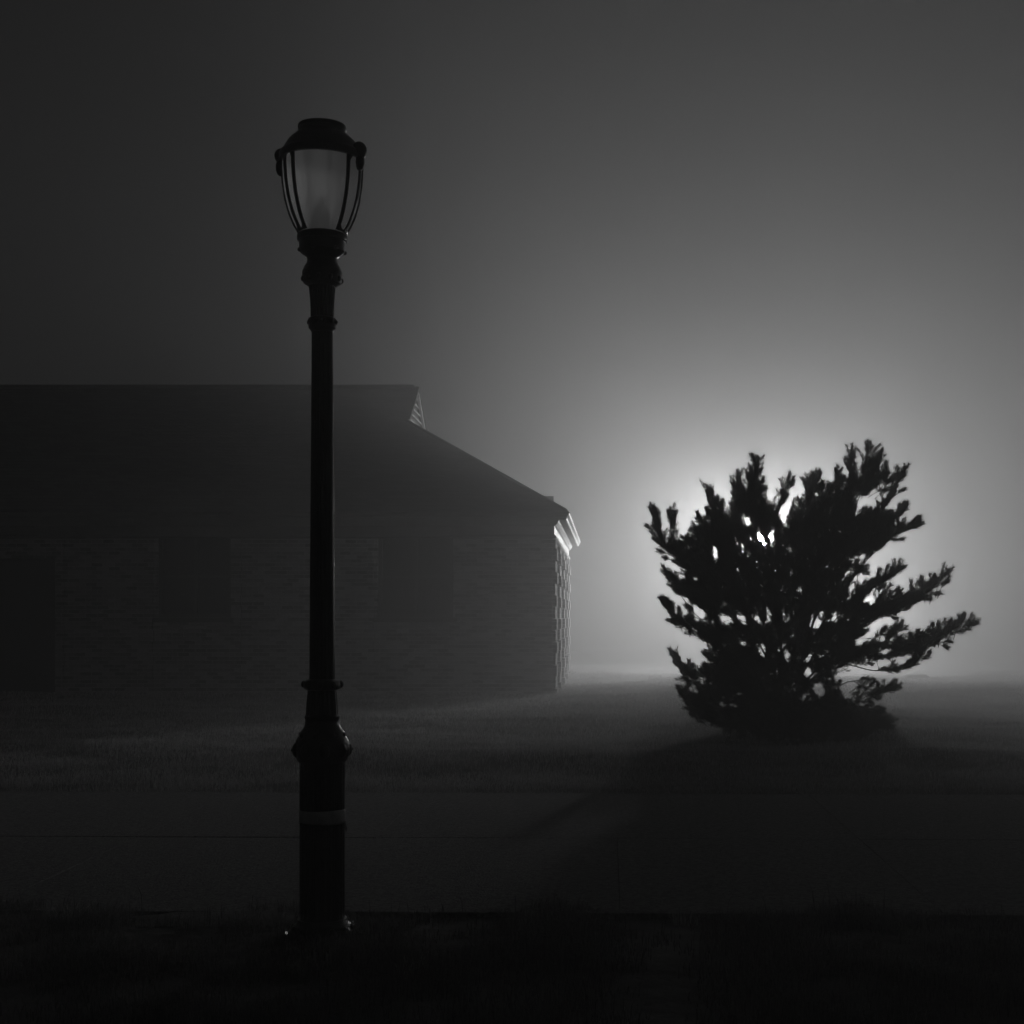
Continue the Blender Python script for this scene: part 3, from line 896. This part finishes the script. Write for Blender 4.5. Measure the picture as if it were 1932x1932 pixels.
# explicit shoots that make the outline
tips = [((668, 260), (670, 175)), ((640, 300), (612, 205)), ((690, 320), (712, 250)), ((700, 350), (733, 298)), ((600, 400), (583, 275)), ((570, 400), (560, 330)), ((790, 470), (815, 380)), ((800, 430), (848, 350)), ((430, 430), (423, 345)), ((430, 480), (395, 415)), ((480, 450), (485, 380)), ((540, 470), (520, 390)),
    ((1030, 340), (1036, 275)), ((1010, 370), (1008, 300)), ((975, 410), (950, 340)), ((940, 450), (905, 410)), ((900, 480), (860, 455)), ((1120, 350), (1133, 255)), ((1115, 340), (1105, 285)), ((1200, 330), (1192, 180)), ((1210, 300), (1215, 215)), ((1170, 340), (1175, 270)), ((1290, 260), (1304, 130)), ((1275, 250), (1272, 170)), ((1240, 330), (1240, 260)), ((1350, 260), (1368, 120)), ((1340, 260), (1340, 150)), ((1390, 270), (1392, 160)), ((1400, 290), (1415, 205)),
    ((1400, 290), (1478, 235)), ((1380, 320), (1450, 250)), ((1360, 350), (1460, 305)), ((1330, 350), (1400, 330)), ((1290, 480), (1355, 430)), ((1250, 500), (1310, 455)), ((1400, 520), (1410, 440)), ((1440, 500), (1520, 410)), ((1450, 490), (1490, 400)), ((1440, 560), (1545, 520)), ((1440, 570), (1510, 505)), ((1420, 600), (1520, 600)), ((1350, 560), (1340, 490)), ((1300, 560), (1290, 500)),
    ((1230, 820), (1235, 760)), ((1290, 870), (1310, 820)), ((1350, 860), (1395, 790)), ((1370, 840), (1425, 800)), ((1320, 860), (1350, 815)), ((1420, 940), (1440, 880)), ((1480, 930), (1475, 855)), ((1530, 920), (1530, 825)), ((1590, 890), (1580, 800)), ((1600, 880), (1605, 820)), ((1640, 900), (1640, 825)), ((1680, 870), (1720, 785)), ((1690, 880), (1750, 800)), ((1660, 910), (1735, 900)), ((1600, 940), (1665, 935)), ((1420, 1030), (1470, 1050)),
    ((1380, 1180), (1412, 1115)), ((1460, 1180), (1450, 1140)), ((1520, 1170), (1520, 1130)), ((1590, 1150), (1592, 1105)), ((1650, 1140), (1648, 1060)), ((1690, 1140), (1692, 1050)), ((1720, 1130), (1742, 1035)), ((1750, 1110), (1775, 1050)), ((1790, 1100), (1835, 1010)), ((1800, 1110), (1870, 1100)), ((1780, 1120), (1850, 1120)), ((1700, 1180), (1770, 1170)), ((1690, 1190), (1740, 1215)), ((1550, 1240), (1580, 1275)), ((1440, 1290), (1480, 1350)),
    ((1320, 1480), (1360, 1480)), ((1340, 1460), (1410, 1430)), ((1280, 1430), (1330, 1380)), ((1250, 1420), (1340, 1370)), ((1330, 1600), (1400, 1590)), ((1340, 1640), (1410, 1650)),
    ((140, 560), (108, 460)), ((150, 600), (95, 520)), ((190, 590), (207, 490)), ((200, 620), (215, 560)), ((180, 660), (90, 590)), ((180, 680), (115, 660)), ((200, 720), (150, 700)), ((320, 640), (295, 590)), ((350, 620), (355, 560)), ((300, 660), (262, 620)), ((400, 620), (405, 560)), ((420, 580), (395, 520)),
    ((260, 870), (185, 805)), ((280, 890), (215, 850)), ((250, 920), (210, 880)), ((220, 1040), (175, 975)), ((240, 1060), (190, 1040)), ((260, 1050), (250, 970)), ((300, 1060), (300, 990)), ((320, 1080), (322, 1010)), ((370, 1110), (370, 1060)), ((270, 1100), (210, 1070)),
    ((270, 1350), (220, 1255)), ((290, 1350), (240, 1260)), ((300, 1350), (298, 1265)), ((320, 1360), (325, 1290)), ((370, 1350), (372, 1285)), ((400, 1350), (395, 1300)), ((290, 1400), (255, 1330)), ((320, 1430), (280, 1370)), ((320, 1560), (270, 1475)), ((340, 1560), (300, 1490)), ((360, 1500), (350, 1450)), ((350, 1600), (300, 1560))]
for (a, b) in tips:
    dy = random.uniform(-.2, .2)
    A_, B_ = T(*a, dy), T(*b, dy + random.uniform(-.03, .03))
    v = B_ - A_
    L = max(v.length - .055, .05)
    add_shoot(A_, v, L, .088, int(85 + 380 * L), False)
    trunk.tube([A_ - O - v.normalized() * .12 + Vector((random.uniform(-.03, .03), 0, -.03)), A_ - O, A_ + v * .7 - O], [.006, .005, .003], 5)
# body of the crown
core = T(880, 1150)
cnt = 0; tries = 0
while cnt < 9800 and tries < 140000:
    tries += 1
    x, y = random.uniform(150, 1760), 230 + 1530 * random.random() ** .85
    if not inside(x, y): continue
    # less depth near the outline
    hw_ = 1.25 * math.exp(-((x - 880) / 620) ** 2) * (1 if y > 600 else .35 + .65 * max(0, (y - 250) / 350))
    dy = random.uniform(-1, 1) * max(.18, hw_)
    v = T(x, y, 0)
    # keep its place in the drawing approximately while moving it in depth
    s = (TY + dy) / TY
    p = Vector((v.x * s, TY + dy, EYE + (v.z - EYE) * s))
    d = (p - core) * Vector((1, 1, .6)) if False else Vector(((p.x - core.x), (p.y - core.y), (p.z - core.z) * .6))
    d = d.normalized() * .7 + UP * .55 + Vector((random.gauss(0, .35), random.gauss(0, .35), random.gauss(0, .25)))
    L = random.uniform(.08, .17)
    e = p + d.normalized() * (L + .04)
    if not inside(*toC(e)) and random.random() > .4: continue
    if add_shoot(p, d, L, .072, 60): cnt += 1
# needles
Vn = []
for (b, d, L, nl, n) in shoots:
    d = np.array(d); b = np.array(b - O)
    a = np.cross(d, [0.3, 0.9, 0.2]); a /= np.linalg.norm(a); c_ = np.cross(d, a)
    t = rng.uniform(0, 1, n) ** .85
    ph = rng.uniform(0, 2 * np.pi, n)
    sp = R(36) + rng.normal(0, R(8), n) - t * R(13)
    ra = np.cos(ph)[:, None] * a + np.sin(ph)[:, None] * c_
    sp = np.maximum(sp, 0.05); nd = np.cos(sp)[:, None] * d + np.sin(sp)[:, None] * ra
    base = b + (t * L)[:, None] * d
    ln = nl * rng.uniform(.75, 1.1, n)
    mid = base + nd * (ln * .5)[:, None]
    tip = base + (nd + rng.normal(0, .05, (n, 3))) * ln[:, None]
    wv = np.cross(nd, rng.normal(0, 1, (n, 3))); wv /= np.linalg.norm(wv, axis=1)[:, None]
    wv *= 0.0025
    Vn.append(np.stack([base - wv * .6, mid - wv, tip, mid + wv], 1))
Vn = np.concatenate(Vn, 0)
print('shoots', len(shoots), 'needles', len(Vn))
crown = tri_mesh('crown', Vn, M['needles'], pine, nper=4)
trunk.build('trunk', M['bark'], pine, smooth=True)

# ---------------------------------------------------------------- fog and night sky
world = bpy.data.worlds.new('World'); S.world = world; world.use_nodes = True
nt = world.node_tree
bg = nt.nodes['Background']
sky = nt.nodes.new('ShaderNodeTexSky'); sky.sky_type = 'NISHITA'; sky.sun_disc = False
sky.sun_elevation = R(1.0); sky.sun_rotation = R(135)
bw = nt.nodes.new('ShaderNodeRGBToBW')
nt.links.new(sky.outputs[0], bw.inputs[0]); nt.links.new(bw.outputs[0], bg.inputs['Color'])
bg.inputs['Strength'].default_value = 0.0055

def fog_material():
    m = bpy.data.materials.new('fog'); m.use_nodes = True
    nt = m.node_tree; nt.nodes.clear()
    out = nt.nodes.new('ShaderNodeOutputMaterial')
    vs = nt.nodes.new('ShaderNodeVolumeScatter')
    vs.inputs['Color'].default_value = (1, 1, 1, 1)
    vs.inputs['Anisotropy'].default_value = FOG_G
    geo = nt.nodes.new('ShaderNodeNewGeometry'); spx = nt.nodes.new('ShaderNodeSeparateXYZ')
    nt.links.new(geo.outputs['Position'], spx.inputs[0])
    def ramp(sock, a_, b_, lo, hi):
        m_ = nt.nodes.new('ShaderNodeMapRange'); m_.interpolation_type = 'SMOOTHSTEP'
        m_.inputs['From Min'].default_value = a_; m_.inputs['From Max'].default_value = b_
        m_.inputs['To Min'].default_value = lo; m_.inputs['To Max'].default_value = hi
        nt.links.new(sock, m_.inputs['Value']); return m_.outputs['Result']
    # the fog bank: thin near the camera and to the left, thick around and behind the lit lamps
    fx = ramp(spx.outputs['X'], FX[0], FX[1], FX[2] * FOG, FOG)
    fy = ramp(spx.outputs['Y'], FY[0], FY[1], FY[2], 2.4)
    mm = nt.nodes.new('ShaderNodeMath'); mm.operation = 'MULTIPLY'
    nt.links.new(fx, mm.inputs[0]); nt.links.new(fy, mm.inputs[1])
    fz = ramp(spx.outputs['Z'], FZ[0], FZ[1], FZ[2], FZ[3])      # the layer thickens upwards
    m3 = nt.nodes.new('ShaderNodeMath'); m3.operation = 'MULTIPLY'
    nt.links.new(mm.outputs[0], m3.inputs[0]); nt.links.new(fz, m3.inputs[1])
    fl = ramp(spx.outputs['Z'], 0.5, 5.0, 1.45, 1.0)               # and lies thick on the grass
    m4 = nt.nodes.new('ShaderNodeMath'); m4.operation = 'MULTIPLY'
    nt.links.new(m3.outputs[0], m4.inputs[0]); nt.links.new(fl, m4.inputs[1])
    nt.links.new(m4.outputs[0], vs.inputs['Density'])
    nt.links.new(vs.outputs[0], out.inputs['Volume'])
    return m
FOG, FOG_G = 0.036, 0.42
FZ = (2.0, 13.0, 0.93, 2.0)
FX, FY = (-9.0, 7.0, 0.06), (6.0, 44.0, 0.9)
mb = MB(); mb.box(-45, 45, -10, 85, -1.2, 26)
fog = mb.build('fog', fog_material()); fog['kind'] = 'structure'
fog.display_type = 'WIRE'
S.cycles.volume_step_rate = 0.8

# ---------------------------------------------------------------- camera
cam = bpy.data.cameras.new('camera')
co = bpy.data.objects.new('camera', cam); COL.objects.link(co)
co.location = (0, 0, EYE); co.rotation_euler = (R(90), 0, 0)
cam.sensor_width = 36; cam.lens = 36 * F / 1932
cam.shift_x = -(CX - 966) / 1932; cam.shift_y = (CY - 966) / 1932
cam.clip_end = 3000; cam.clip_start = 0.05
S.camera = co

S.view_settings.view_transform = 'Standard'; S.view_settings.look = 'None'
S.view_settings.exposure = 0; S.view_settings.gamma = 1
S.render.engine = 'CYCLES'
cy = S.cycles
cy.max_bounces = 5; cy.diffuse_bounces = 2; cy.glossy_bounces = 2; cy.transmission_bounces = 5
cy.volume_bounces = 1; cy.transparent_max_bounces = 4
cy.use_denoising = True
cy.use_adaptive_sampling = False
cy.time_limit = 1050
cy.sample_clamp_indirect = 3
cy.caustics_reflective = False; cy.caustics_refractive = True
